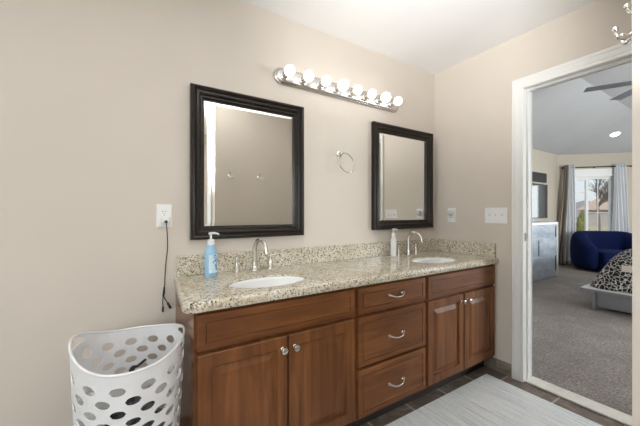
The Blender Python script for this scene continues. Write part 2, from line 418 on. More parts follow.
bx(bm, .11, 2.4, -4.1, -4.0, -.05, 3.2); bx(bm, 4.4, XR, -4.1, -4.0, -.05, 3.2); bx(bm, 2.4, 4.4, -4.1, -4.0, -.05, .9); bx(bm, 2.4, 4.4, -4.1, -4.0, 2.1, 3.2)
struct('wall_bedroom_front', bm, M['bedwall'])
bm = bmesh.new()
for a in ((2.4, 2.46, .9, 2.1), (4.34, 4.4, .9, 2.1), (2.46, 4.34, .9, .96), (2.46, 4.34, 2.04, 2.1), (3.37, 3.43, .96, 2.04)): bx(bm, a[0], a[1], -4.09, -4.02, a[2], a[3])
w3 = struct('added_window_3', bm, M['trim']); struct('window_pane', box(2.46, 4.34, -4.06, -4.055, .96, 2.04), M['glass'], w3)  # unseen window added to hold the bedroom fill light
# vaulted ceiling (solid, follows the walls)
c1 = Vector((S.x, S.y, HB)); c2 = Vector((XR, YR, HB)); tn = math.tan(R(22.5))
A = [Vector((.11, YA, HB)), c1, c2, Vector((XR, -4.0, HB))]
B = [Vector((.11, YA-IN, HZ)), Vector((S.x-IN*tn, YA-IN, HZ)), Vector((XR-IN, YR-IN*tn, HZ)), Vector((XR-IN, -4.0, HZ))]
bm = bmesh.new()
va = [bm.verts.new(p) for p in A]; vb = [bm.verts.new(p) for p in B]; vc = bm.verts.new((.11, -4.0, HZ))
for i in range(3): bm.faces.new((va[i], va[i+1], vb[i+1], vb[i]))
bm.faces.new((vb[0], vb[1], vb[2], vb[3], vc))
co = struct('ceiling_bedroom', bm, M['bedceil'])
sm = co.modifiers.new('thick', 'SOLIDIFY'); sm.thickness = .06; sm.offset = 1
# baseboards
struct('baseboard_bedroom', box(.13, 6.12, YA-.016, YA-.0005, -.002, .10, bev=.004), M['trim'])
bm = bmesh.new(); bx(bm, .01, DL-.01, -.016, -.0005, -.002, .10, mtx=D); struct('baseboard_corner', bm, M['trim'])
# bedroom window with sliding sashes
bm = bmesh.new()
for a in ((WU0, WU0+.05, WZ0, WZ1), (WU1-.05, WU1, WZ0, WZ1), (WU0+.05, WU1-.05, WZ0, WZ0+.06), (WU0+.05, WU1-.05, WZ1-.06, WZ1)):
    bx(bm, a[0], a[1], .02, .09, a[2], a[3], mtx=D)
bx(bm, WU0-.06, WU1+.06, -.02, -.001, WZ1, WZ1+.17, mtx=D); bx(bm, WU0-.06, WU0, -.015, -.001, WZ0-.06, WZ1, mtx=D); bx(bm, WU1, WU1+.06, -.015, -.001, WZ0-.06, WZ1, mtx=D)
bx(bm, WU0-.08, WU1+.08, -.04, -.001, WZ0-.09, WZ0-.06, mtx=D)
w2 = struct('window_2', bm, M['trim'])
bm = bmesh.new(); bx(bm, .575, .625, .025, .07, WZ0+.06, WZ1-.06, mtx=D); bx(bm, .35, .375, .03, .06, WZ0+.06, WZ1-.06, mtx=D); bx(bm, .375, .575, .03, .06, WZ1-.085, WZ1-.06, mtx=D)
link('window_frame', bm, M['trim'], w2)
bm = bmesh.new(); bx(bm, .815, .830, .045, .055, WZ0+.06, WZ1-.06, mtx=D); bx(bm, .625, 1.05, .045, .055, 1.19, 1.205, mtx=D); bx(bm, .375, .575, .045, .055, 1.66, 1.675, mtx=D)
link('muntin', bm, M['trim'], w2)
bm = bmesh.new(); bx(bm, WU0+.05, WU1-.05, .058, .062, WZ0+.06, WZ1-.06, mtx=D); link('window_pane', bm, M['glass'], w2)

# ================================================================ vanity
CT, CB, FY = .848, .803, -.564        # counter top / underside / front
YF = -.551                             # door and drawer face plane
TH = .02
def carcass(name, label, x0, x1, cat='cabinet', ):
    t = thing(name, label, cat, ((x0+x1)/2, -.27, 0))
    ox, oy = (x0+x1)/2, -.27
    bm = bmesh.new(); yf = YF+TH+.001
    bx(bm, x0, x0+.018, yf, -.002, .10, CB-.001); bx(bm, x1-.018, x1, yf, -.002, .10, CB-.001)
    bx(bm, x0+.018, x1-.018, yf, -.002, .10, .118); bx(bm, x0+.018, x1-.018, -.012, -.002, .118, CB-.001)
    # face frame
    bx(bm, x0+.018, x0+.045, yf, yf+.02, .118, CB-.001); bx(bm, x1-.045, x1-.018, yf, yf+.02, .118, CB-.001)
    bx(bm, x0+.045, x1-.045, yf, yf+.02, CB-.035, CB-.001); bx(bm, x0+.045, x1-.045, yf, yf+.02, .118, .14)
    bx(bm, x0+.045, x1-.045, yf, yf+.02, .625, .66)
    bmesh.ops.translate(bm, vec=(-ox, -oy, 0), verts=bm.verts[:])
    link('body', bm, M['wood_side'], t)
    bm = bmesh.new(); bx(bm, x0, x1, -.46, -.442, .0, .0995); bx(bm, x0, x0+.018, -.442, -.002, 0, .0995)
    bmesh.ops.translate(bm, vec=(-ox, -oy, 0), verts=bm.verts[:]); link('toe_kick', bm, M['dark'], t)
    return t, ox, oy
DRAW = [(.003, .003), (.006, 0), (.030, 0), (.031, .004), (.0345, .004), (.0355, .0006), (.041, .0004)]
DOOR = [(.002, .004), (.006, 0), (.052, 0), (.0535, .010), (.060, .011), (.0625, .0105), (.088, .003), (.091, .0025)]
def panel(t, ox, oy, name, x0, x1, z0, z1, loops, m):
    bm = bmesh.new(); front(bm, x0-ox, x1-ox, z0, z1, YF-oy, TH, loops); return link(name, bm, m, t)
def knob(p, x, z, oy):
    bm = bmesh.new(); lathe(bm, [(.0095, 0), (.0095, .003), (.0055, .006), (.0055, .014), (.0125, .019), (.0155, .025), (.0145, .029), (.009, .032)], 20, aim((x, YF-oy, z), (0, -1, 0)))
    link('knob', bm, M['nickel'], p, smooth=True, auto=45)
def pull(p, x, z, oy):
    y = YF-oy; bm = bmesh.new()
    pts = spline([(x-.058, y-.004, z+.006), (x-.050, y-.010, z+.004), (x-.032, y-.024, z-.003), (x, y-.028, z-.006), (x+.032, y-.024, z-.003), (x+.050, y-.010, z+.004), (x+.058, y-.004, z+.006)], 6)
    n = len(pts); rs = [.0045+.0035*abs(2*i/(n-1)-1)**2 for i in range(n)]
    tube(bm, pts, rs, 10)
    for s in (-1, 1):
        lathe(bm, [(.010, 0), (.010, .004), (.007, .008)], 14, aim((x+s*.052, y, z+.004), (0, -1, 0)))
    link('handle', bm, M['nickel'], p, smooth=True, auto=60)
# sink cabinet nearest the camera
t, ox, oy = carcass('vanity_cabinet', 'brown wooden two-door sink cabinet at the left end, beside the white hamper', -2.13, -1.349)
panel(t, ox, oy, 'false_drawer_front', -2.122, -1.359, .652, .794, DRAW, M['wood_h'])
for x0, x1, kx in ((-2.122, -1.7395, -1.768), (-1.7365, -1.359, -1.708)):
    d = panel(t, ox, oy, 'door', x0, x1, .118, .640, DOOR, M['wood_v']); knob(d, kx-ox, .585, oy)
# drawer bank
t, ox, oy = carcass('drawer_cabinet', 'brown wooden three-drawer cabinet in the middle of the vanity', -1.348, -.799)
for z0, z1, pz in ((.652, .794, .724), (.377, .640, .500), (.112, .366, .232)):
    d = panel(t, ox, oy, 'drawer', -1.338, -.808, z0, z1, DRAW, M['wood_h']); pull(d, -1.068-ox, pz, oy)
# far sink cabinet
t, ox, oy = carcass('vanity_cabinet', 'brown wooden two-door sink cabinet in the corner, beside the doorway wall', -.798, -.014)
panel(t, ox, oy, 'false_drawer_front', -.788, -.026, .652, .794, DRAW, M['wood_h'])
for x0, x1, kx in ((-.788, -.4175, -.448), (-.4145, -.026, -.384)):
    d = panel(t, ox, oy, 'door', x0, x1, .118, .640, DOOR, M['wood_v']); knob(d, kx-ox, .590, oy)

# granite worktop with two oval cut-outs
SINK = [(-1.755, -.364), (-.487, -.364)]; SA, SB = .197, .119
def outline(ins, seg=8):
    x0, x1, y0, y1 = -2.178+ins, -.002-ins*.2, FY+ins, -.002
    r = .045-min(ins, .03); pts = [(x1, y0), (x1, y1), (x0+.040, y1)]
    for i in range(seg+1):
        a = PI+PI/2*i/seg; yy = y0+r+r*math.sin(a); pts.append((x0+r+r*math.cos(a)+.008, yy))
    return pts
bm = bmesh.new()
prof = [(.016, CT), (.008, CT-.0015), (.003, CT-.006), (0, CT-.014), (0, CB+.012), (.004, CB+.004), (.012, CB)]
rings = [[bm.verts.new((x, y, z)) for x, y in outline(ins)] for ins, z in prof]
n = len(rings[0])
for Aa, Bb in zip(rings, rings[1:]):
    for j in range(n): bm.faces.new((Aa[j], Aa[(j+1) % n], Bb[(j+1) % n], Bb[j]))
def ell(z, g=0, k=40): return [[bm.verts.new((cx+(SA+g)*math.cos(2*PI*j/k), cy+(SB+g)*math.sin(2*PI*j/k), z)) for j in range(k)] for cx, cy in SINK]
e0, e1, e2 = ell(CT, .003), ell(CT-.004, 0), ell(CB, 0)
for s in range(2):
    for P_, Q_ in ((e0[s], e1[s]), (e1[s], e2[s])):
        for j in range(40): bm.faces.new((P_[j], P_[(j+1) % 40], Q_[(j+1) % 40], Q_[j]))
def fill(loops):
    es = []
    for lp in loops:
        for j in range(len(lp)):
            a, b = lp[j], lp[(j+1) % len(lp)]
            e = bm.edges.get((a, b)) or bm.edges.new((a, b)); es.append(e)
    bmesh.ops.triangle_fill(bm, use_beauty=True, use_dissolve=False, edges=es)
fill([rings[0]]+e0); fill([rings[-1]]+e2)
tag(link('countertop', bm, M['granite'], smooth=True, auto=35), 'long speckled granite worktop over the brown cabinets', 'countertop')
tag(link('backsplash', box(-2.125, -.002, -.022, -.001, CT+.0005, .9547, bev=.002), M['granite']), 'long low granite strip behind the taps, under the mirrors', 'backsplash')
tag(link('backsplash', box(-.022, -.001, -.546, -.0225, CT+.0005, .9547, bev=.002), M['granite']), 'short granite side strip on the worktop below the switches', 'backsplash')

# sinks
def sink(c, label):
    t = thing('sink', label, 'sink', (c[0], c[1], CT-.1665), 0, 'oval undermount sinks')
    bm = bmesh.new(); k = 40; prof = []
    zt = .16-.0015
    for i in range(13):
        a = PI/2*i/12; prof.append((math.cos(a)**.75 if i < 12 else 0.0, zt-.135*math.sin(a)**1.1))
    prof[-1] = (.12, zt-.135)
    rings = []
    for f, z in prof: rings.append([bm.verts.new(((SA-.001)*f*math.cos(2*PI*j/k), (SB-.001)*f*math.sin(2*PI*j/k), z)) for j in range(k)])
    for Aa, Bb in zip(rings, rings[1:]):
        for j in range(k): bm.faces.new((Aa[j], Aa[(j+1) % k], Bb[(j+1) % k], Bb[j]))
    bm.faces.new(rings[-1])
    b = link('basin', bm, M['porcelain'], t, smooth=True, auto=60)
    so = b.modifiers.new('wall', 'SOLIDIFY'); so.thickness = .006; so.offset = -1
    bm = bmesh.new(); lathe(bm, [(.024, zt-.1345), (.024, zt-.131), (.017, zt-.130), (.016, zt-.1325)], 24)
    link('drain', bm, M['chrome'], t, smooth=True, auto=40)
sink(SINK[0], 'oval white sink set in the worktop nearest the camera'); sink(SINK[1], 'oval white sink set in the worktop in the corner')

# faucets
def faucet(x, y, label):
    t = thing('faucet', label, 'faucet', (x, y, CT+.0005), 0, 'widespread nickel faucets')
    bm = bmesh.new()
    lathe(bm, [(.023, 0), (.023, .006), (.017, .012), (.0155, .03), (.014, .05)], 20)
    pts = [(0, 0, .045), (0, 0, .08)]
    for i in range(15):
        a = PI*i/14*.93; pts.append((0, -.055+.055*math.cos(a), .128+.055*math.sin(a)))
    pts.append((0, -.114, .108))
    pts = [(-p[1]*math.sin(R(14)), p[1]*math.cos(R(14)), p[2]*(1 if p[2] < .1 else .985)) for p in pts]
    nn = len(pts); tube(bm, pts, [.0135-.004*i/(nn-1) for i in range(nn)], 14)
    link('spout', bm, M['nickel'], t, smooth=True, auto=50)
    for s in (-1, 1):
        bm = bmesh.new()
        lathe(bm, [(.021, 0), (.021, .005), (.016, .012), (.010, .05), (.0085, .072), (.0105, .078), (.006, .086)], 18, Matrix.Translation((s*.102, .012, 0)))
        p = [Vector((s*.102, .012, .078)), Vector((s*.110, .009, .084)), Vector((s*.124, .003, .085))]
        tube(bm, spline(p, 5), [.0065, .0063, .006, .0058, .0056, .0054, .0052, .005, .0048, .0046, .0044], 10)
        link('lever_handle', bm, M['nickel'], t, smooth=True, auto=50)
faucet(-1.720, -.075, 'curved nickel tap with two levers beside the blue soap bottle')
faucet(-.436, -.085, 'curved nickel tap with two levers beside the white lotion bottle')

# soap bottles
def pump(t, z, s=1.0, ang=0.0):
    bm = bmesh.new(); lathe(bm, [(.017*s, z), (.0175*s, z+.006), (.0165*s, z+.026), (.011*s, z+.030), (.0055*s, z+.031), (.0048*s, z+.056)], 20)
    h = link('pump', bm, M['white'], t, smooth=True, auto=40)
    bm = bmesh.new(); c, s_ = math.cos(ang), math.sin(ang)
    pts = [(-.010*c, -.010*s_, z+.0575), (0, 0, z+.060), (.018*c, .018*s_, z+.0605), (.034*c, .034*s_, z+.057), (.042*c, .042*s_, z+.052)]
    tube(bm, spline(pts, 4), [.0065]*6+[.006]*4+[.005]*4+[.0042]*3, 10)
    link('nozzle', bm, M['white'], h, smooth=True, auto=40)
t = thing('soap_bottle', 'clear bottle of blue hand soap with white pump', 'soap bottle', (-1.977, -.125, CT+.0005), R(20), 'pump bottles on the worktop')
def oval(bm, prof, k=28):
    rings = [[bm.verts.new((rx*math.cos(2*PI*j/k), ry*math.sin(2*PI*j/k), z)) for j in range(k)] for rx, ry, z in prof]
    for Aa, Bb in zip(rings, rings[1:]):
        for j in range(k): bm.faces.new((Aa[j], Aa[(j+1) % k], Bb[(j+1) % k], Bb[j]))
    bm.faces.new(rings[0][::-1]); bm.faces.new(rings[-1])
bm = bmesh.new(); oval(bm, [(.030, .020, 0), (.033, .023, .004), (.034, .024, .05), (.034, .024, .12), (.032, .023, .138), (.025, .020, .153), (.017, .016, .162), (.014, .014, .170)])
link('bottle_body', bm, M['soap'], t, smooth=True, auto=50)
pump(t, .168, 1.0, R(-15))
def wrap(bm, rx, ry, pts, cen=-PI/2):      # patch on an oval bottle: pts = (angle, z)
    vs = [bm.verts.new((rx*math.cos(cen+a), ry*math.sin(cen+a), z)) for a, z in pts]; return bm.faces.new(vs)
bm = bmesh.new()
for i in range(8):
    a0, a1 = -.75+1.5*i/8, -.75+1.5*(i+1)/8
    wrap(bm, .0344, .0244, [(a0, .025), (a1, .025), (a1, .118), (a0, .118)])
lb = link('label', bm, M['soappale'], t)
bm = bmesh.new()
for (a, z, ra, rz) in ((.28, .108, .22, .012), (.42, .094, .20, .014), (.25, .078, .26, .013), (.48, .062, .16, .013), (.52, .046, .12, .012)):
    wrap(bm, .0347, .0247, [(a+ra*math.cos(2*PI*j/12)*1.4, z+rz*math.sin(2*PI*j/12)*.8) for j in range(12)])
link('printed_shape', bm, M['soaplabel'], lb)
t = thing('lotion_bottle', 'slim white pump bottle on the worktop under the far mirror', 'soap bottle', (-.596, -.075, CT+.0005), 0, 'pump bottles on the worktop')
bm = bmesh.new(); oval(bm, [(.0225, .0225, 0), (.024, .024, .003), (.024, .024, .128), (.022, .022, .136), (.013, .013, .141), (.012, .012, .150)])
link('bottle_body', bm, M['white'], t, smooth=True, auto=40)
pump(t, .149, .95, R(-10))

# ================================================================ framed mirrors
def mirror(x0, x1, z0, z1, label):
    t = thing('framed_mirror', label, 'mirror', ((x0+x1)/2, 0, (z0+z1)/2), 0, 'dark framed vanity mirrors')
    cx, cz = (x0+x1)/2, (z0+z1)/2; w, h = (x1-x0)/2, (z1-z0)/2
    prof = [(0, .002), (0, .030), (.003, .036), (.008, .043), (.014, .0455), (.020, .043), (.024, .037), (.027, .0345), (.032, .037), (.040, .0375), (.047, .033), (.051, .026), (.054, .0245), (.060, .025), (.066, .021), (.0725, .014), (.0725, .004)]
    bm = bmesh.new(); rings = []
    for ins, d in prof:
        rings.append([bm.verts.new(p) for p in ((-w+ins, -d, -h+ins), (w-ins, -d, -h+ins), (w-ins, -d, h-ins), (-w+ins, -d, h-ins))])
    for Aa, Bb in zip(rings, rings[1:]+rings[:1]):
        for j in range(4): bm.faces.new((Aa[j], Aa[(j+1) % 4], Bb[(j+1) % 4], Bb[j]))
    link('frame', bm, M['frame'], t)
    bm = bmesh.new(); rings = []
    for ins, d in ((.070, .004), (.070, .0075), (.089, .0090)):
        rings.append([bm.verts.new(p) for p in ((-w+ins, -d, -h+ins), (w-ins, -d, -h+ins), (w-ins, -d, h-ins), (-w+ins, -d, h-ins))])
    for Aa, Bb in zip(rings, rings[1:]):
        for j in range(4): bm.faces.new((Aa[j], Aa[(j+1) % 4], Bb[(j+1) % 4], Bb[j]))
    bm.faces.new(rings[-1]); bm.faces.new(rings[0][::-1]); link('mirror_glass', bm, M['mirror'], t)
mirror(-2.0605, -1.3675, 1.0375, 1.878, 'dark framed mirror above the blue soap bottle')
mirror(-.757, -.0635, 1.053, 1.887, 'dark framed mirror in the corner above the white bottle')

# ================================================================ vanity light bar
LX0, LX1, LZ = -1.572, -.478, 2.052
t = thing('vanity_light', 'chrome bar of eight lit globe bulbs above the mirrors', 'light fixture', ((LX0+LX1)/2, 0, LZ))
lx = (LX0+LX1)/2
def stad(bm, levels, half, hl):
    rings = []
    for ins, d in levels:
        r = half-ins; pts = []
        for i in range(13): a = -PI/2+PI*i/12; pts.append((hl-half+r*math.cos(a), r*math.sin(a)))
        for i in range(13): a = PI/2+PI*i/12; pts.append((-hl+half+r*math.cos(a), r*math.sin(a)))
        rings.append([bm.verts.new((x, -d, z)) for x, z in pts])
    k = len(rings[0])
    for Aa, Bb in zip(rings, rings[1:]):
        for j in range(k): bm.faces.new((Aa[j], Aa[(j+1) % k], Bb[(j+1) % k], Bb[j]))
    bm.faces.new(rings[-1]); bm.faces.new(rings[0][::-1])
bm = bmesh.new(); stad(bm, [(0, .001), (0, .010), (.004, .016), (.010, .018), (.012, .022), (.018, .027), (.024, .028)], .054, (LX1-LX0)/2)
link('bar', bm, M['satin'], t, smooth=True, auto=40)
rad = [.034, .034, .033, .040, .033, .033, .038, .033]
for i in range(8):
    bxp = -1.508+i*.1335-lx
    bm = bmesh.new(); lathe(bm, [(.032, .0285), (.032, .033), (.021, .038), (.019, .070), (.016, .072)], 20, Matrix.Rotation(PI/2, 4, 'X') @ Matrix.Translation((bxp, 0, 0)))
    link('socket', bm, M['satin'], t, smooth=True, auto=40)
    bm = bmesh.new(); sphere(bm, (bxp, -.074-rad[i]*.85, 0), rad[i], 22); link('bulb', bm, M['bulb'], t, smooth=True)

# ================================================================ wall fittings
# duplex outlet on the vanity wall with plug-in adapter and cord
t = thing('wall_outlet', 'white duplex outlet with black cord, left of the mirror', 'outlet', (-2.184, 0, 1.169))
link('cover_plate', box(-.036, .036, -.006, -.0005, -.060, .060, bev=.003), M['white'], t)
bm = bmesh.new()
for s in (-1, 1): bx(bm, -.017, .017, -.0085, -.006, s*.020-.0155, s*.020+.0155, bev=.004)
link('receptacle', bm, M['white'], t, smooth=True, auto=30)
bm = bmesh.new()
for s in (1,):
    bx(bm, -.0075, -.0050, -.0089, -.0084, .018, .026); bx(bm, .0050, .0075, -.0089, -.0084, .019, .025); lathe(bm, [(.0022, 0), (.0022, .0005)], 10, aim((0, -.0085, .011), (0, -1, 0)))
lathe(bm, [(.002, 0), (.002, .0008)], 10, aim((0, -.006, 0), (0, -1, 0)))
link('slot', bm, M['slot'], t)
t = thing('power_adapter', 'small white charger cube plugged into the outlet by the mirror', 'charger', (-2.180, -.0086, 1.146))
link('body', box(-.016, .020, -.030, 0, -.016, .016, bev=.003), M['white'], t)
link('port', box(-.007, .009, -.0306, -.0301, -.012, -.004), M['slot'], t)
bm = bmesh.new()
cx, cy = -2.178, -.046
bx(bm, cx-.0055, cx+.0055, -.052, -.0395, 1.131, 1.145, bev=.002)
tube(bm, spline([(cx, -.048, 1.132), (cx+.001, -.050, 1.118), (cx+.006, -.036, 1.06), (cx+.008, -.022, 1.0), (cx+.001, -.014, .92), (cx-.003, -.012, .85), (cx-.004, -.010, .815), (cx-.007, -.010, .79)], 8), .0024, 8)
tube(bm, [(cx-.006, -.010, .80), (cx-.008, -.010, .77), (cx-.011, -.010, .753)], [.004, .0055, .004], 10)
tube(bm, spline([(cx-.011, -.010, .755), (cx-.013, -.010, .725), (cx-.012, -.010, .697)], 6), .0022, 8)
tube(bm, [(cx-.012, -.010, .70), (cx-.012, -.010, .697), (cx-.0125, -.010, .675), (cx-.0125, -.010, .671)], [.0022, .0048, .0050, .003], 10)
tube(bm, spline([(cx-.011, -.010, .755), (cx-.002, -.010, .737), (cx+.010, -.010, .715)], 6), .0024, 8)
tube(bm, [(cx+.008, -.010, .719), (cx+.010, -.010, .715), (cx+.022, -.010, .689), (cx+.024, -.010, .684)], [.0024, .0060, .0064, .003], 10)
tag(link('charging_cord', bm, M['black'], smooth=True, auto=50), 'thin black cord with two dangling plug ends hanging from the outlet', 'cord')

# outlet on the right wall with round plug-in (built facing -y, then turned to face -x)
def onright(name, label, cat, y, z): return thing(name, label, cat, (0, y, z), -PI/2)
t = onright('wall_outlet', 'white outlet on the doorway wall beside the far mirror', 'outlet', -.176, 1.166)
link('cover_plate', box(-.038, .038, -.006, -.0005, -.060, .060, bev=.003), M['white'], t)
link('receptacle', box(-.017, .017, -.0085, -.006, -.034, .034, bev=.001), M['white'], t)
bm = bmesh.new(); bx(bm, -.0075, -.005, -.0089, -.0084, -.024, -.016); bx(bm, .005, .0075, -.0089, -.0084, -.024, -.016); link('slot', bm, M['slot'], t)
M['puck'] = mat('pale_blue_grey_plastic', (.50, .50, .51), .3)
t = onright('night_light', 'round grey plug-in light in the outlet beside the far mirror', 'night light', -.176, 1.184)
bm = bmesh.new(); lathe(bm, [(.017, .0092), (.023, .012), (.025, .020), (.022, .028), (.010, .031)], 22, aim((0, 0, 0), (0, -1, 0)))
link('body', bm, M['puck'], t, smooth=True, auto=50)
bm = bmesh.new(); lathe(bm, [(.010, .0312), (.009, .034), (.004, .035)], 16, aim((0, 0, 0), (0, -1, 0))); link('sensor', bm, M['white'], t, smooth=True)
t = onright('switch_plate', 'white triple toggle switch beside the doorway', 'light switch', -.545, 1.164)
link('cover_plate', box(-.083, .083, -.006, -.0005, -.060, .060, bev=.003), M['white'], t)
for i in (-1, 0, 1):
    bm = bmesh.new(); bx(bm, i*.046-.005, i*.046+.005, -.0068, -.0061, -.012, .012)
    bx(bm, -.0038, .0038, -.018, -.004, -.004, .006, mtx=Matrix.Translation((i*.046, -.004, 0)) @ Matrix.Rotation(R(-28), 4, 'X'), bev=.001)
    link('toggle', bm, M['puck'] if False else M['white'], t)

# towel ring
t = thing('towel_ring', 'round chrome towel ring on the wall between the mirrors', 'towel ring', (-1.066, 0, 1.607))
bm = bmesh.new(); lathe(bm, [(.024, .0006), (.024, .006), (.019, .011), (.010, .014), (.008, .040), (.010, .046), (.006, .050)], 22, aim((0, 0, 0), (0, -1, 0)))
link('post', bm, M['chrome'], t, smooth=True, auto=50)
bm = bmesh.new(); rc = Vector((.026, -.046, -.068))
tube(bm, [rc+Vector((.068*math.sin(2*PI*i/40)-.010*(math.cos(2*PI*i/40)), .010*math.cos(2*PI*i/40)-.010, .070*math.cos(2*PI*i/40))) for i in range(40)], .0042, 10, closed=True)
link('ring', bm, M['chrome'], t, smooth=True)

# robe hooks on the opposite wall
def hook(x, label):
    t = thing('robe_hook', label, 'hook', (x, YW, 1.595), 0, 'robe hooks on the opposite wall')
    bm = bmesh.new(); lathe(bm, [(.020, .0006), (.020, .005), (.014, .009), (.009, .016)], 20, aim((0, 0, 0), (0, 1, 0)))
    link('rose', bm, M['chrome'], t, smooth=True, auto=50)
    for s in (-1, 1):
        bm = bmesh.new(); pts = bez((0, .012, -.008), (s*.006, .040, -.036), (s*.022, .054, -.036), (s*.024, .053, -.012), 10)
        tube(bm, pts, [.0052-.0014*i/10 for i in range(11)], 10); sphere(bm, pts[-1]+Vector((0, 0, .003)), .0068, 14)
        link('prong', bm, M['chrome'], t, smooth=True)
    bm = bmesh.new(); pts = bez((0, .012, .004), (0, .018, .018), (0, .036, .018), (0, .040, .040), 10)
    tube(bm, pts, [.0052-.0014*i/10 for i in range(11)], 10); sphere(bm, pts[-1]+Vector((0, 0, .003)), .0068, 14)
    link('upper_prong', bm, M['chrome'], t, smooth=True)
hook(-1.405, 'chrome robe hook nearer the camera at the right edge'); hook(-1.07, 'chrome robe hook seen as the right one in the mirror')

# unseen globe lamp added out of frame to brighten the bathroom
def dome(x, y, label):
    t = thing('added_ceiling_lamp', label, 'ceiling light', (x, y, H), 0, 'added unseen globe lamps')
    bm = bmesh.new(); lathe(bm, [(.06, -.0005), (.06, -.015), (.012, -.025), (.012, -.10), (.05, -.12)], 28); link('stem', bm, M['satin'], t, smooth=True, auto=40)
    bm = bmesh.new(); sphere(bm, (0, 0, -.25), .14, 28); link('shade', bm, M['dome'], t, smooth=True)
dome(-2.5, -2.5, 'added white globe lamp, unseen behind the camera')

# ================================================================ rug
bm = bmesh.new()
bx(bm, -2.05, -.125, -1.30, -.541, .0005, .009, bev=.003)
tag(link('rug', bm, M['rug'], smooth=True, auto=40), 'pale grey streaked woven mat on the dark tile floor', 'rug')

# ================================================================ laundry hamper
HC = Vector((-2.328, -.388, 0)); NS = 104; NCOL = 13
def hrim(th): return .660+(.066 if math.cos(th) < 0 else .036)*abs(math.cos(th))**2.8
def hpt(th, v):
    zr = hrim(th)
    z = .638*v+(zr-.638)*max(0, (v-.80)/.20)**1.5
    f = v
    rx = .146+.038*f; ry = .165+.058*f
    k = 1.0
    return Vector((rx*math.cos(th), ry*math.sin(th), .004+z))
t = thing('laundry_hamper', 'white perforated plastic laundry hamper with raised handles', 'laundry hamper', HC, -.091)
bm = bmesh.new(); vcache = {}
def V(i, v):
    key = (i % NS, round(v, 5))
    if key not in vcache: vcache[key] = bm.verts.new(hpt(2*PI*(i % NS)/NS, v))
    return vcache[key]
def cell(i0, i1, v0, v1, nv, hw, hh, dv=0):
    """ring of faces between cell border and an elliptical hole"""
    bor = [(i, v0) for i in range(i0, i1)]+[(i1, v0+(v1-v0)*k/nv) for k in range(nv)]+[(i, v1) for i in range(i1, i0, -1)]+[(i0, v1-(v1-v0)*k/nv) for k in range(nv)]
    ic, vc_ = (i0+i1)/2, (v0+v1)/2+dv; inner = []
    for i, v in bor:
        a = math.atan2((v-vc_)/((v1-v0)/2), (i-ic)/((i1-i0)/2))
        inner.append(bm.verts.new(hpt(2*PI*(ic+(i1-i0)/2*hw*math.cos(a))/NS, vc_+(v1-v0)/2*hh*math.sin(a))))
    n_ = len(bor)
    for j in range(n_):
        k = (j+1) % n_; bm.faces.new((V(*bor[j]), V(*bor[k]), inner[k], inner[j]))
VR0, DV, NR = .175, .0520, 15
for r_ in range(NR):
    off = 4*(r_ % 2)
    for c in range(NCOL): cell(off+c*8, off+c*8+8, VR0+r_*DV, VR0+(r_+1)*DV, 2, .55, .74)
VT = VR0+NR*DV
def plain(i0, i1, v0, v1):
    for i in range(i0, i1): bm.faces.new((V(i, v0), V(i+1, v0), V(i+1, v1), V(i, v1)))
plain(0, NS, 0, VR0)
nvb = 4
for c0 in (0, 52):                      # handle slots at the two high sides
    cell(c0-9, c0+9, VT, 1.0, nvb, .86, .64, .004)
for a, b in ((9, 43), (61, 95)):
    for k in range(nvb): plain(a, b, VT+(1-VT)*k/nvb, VT+(1-VT)*(k+1)/nvb)
bm.faces.new([V(i, 0) for i in range(NS)][::-1])
o = link('body', bm, M['whitesoft'], t)
so = o.modifiers.new('thickness', 'SOLIDIFY'); so.thickness = .003; so.offset = 0
bm = bmesh.new(); tube(bm, [hpt(2*PI*i/NS, 1.0) for i in range(NS)], .0048, 8, closed=True)
link('rim', bm, M['whitesoft'], t, smooth=True)
def lump(name, label, c, r, sc3, m, seed):
    bm = bmesh.new(); bmesh.ops.create_icosphere(bm, subdivisions=5, radius=1)
    for v in bm.verts:
        p = v.co.copy(); q = p*2.1+Vector((seed*3.1, seed, 0))
        d = 1+.16*noise.noise(q)+.09*abs(noise.noise(q*2.6))+.03*noise.noise(q*6)
        v.co = Vector((p.x*sc3[0], p.y*sc3[1], p.z*sc3[2]))*r*d
    o = link(name, bm, m, smooth=True); o.location = HC+Vector(c)
    tag(o, label, 'laundry', 'laundry in the white hamper')
lump('garment', 'charcoal garment bundled in the white hamper', (.035, -.045, .355), .10, (.82, .66, .78), M['cl_dark'], 1)
lump('garment', 'pale grey garment bundled in the white hamper, left side', (-.100, -.060, .33), .064, (.7, .85, 1.3), M['cl_grey'], 2)
lump('garment', 'pale blue garment low in the white hamper', (.0, -.02, .125), .11, (.95, 1.05, .88), M['cl_teal'], 3)
lump('garment', 'dark garment at the back of the white hamper', (.0, .105, .35), .085, (1.0, .5, .95), M['cl_dark'], 5)
bm = bmesh.new(); pp = [Vector((-2.330, -.285, .43)), Vector((-2.328, -.262, .519)), Vector((-2.306, -.258, .531)), Vector((-2.276, -.252, .549))]
tube(bm, spline(pp, 6), [.008]*4+[.010]*4+[.009, .008, .006]+[.005]*8, 10)
sphere(bm, pp[1], .0115, 12)
tag(link('black_strap', bm, M['black'], smooth=True), 'black strap end sticking up inside the white hamper', 'strap')

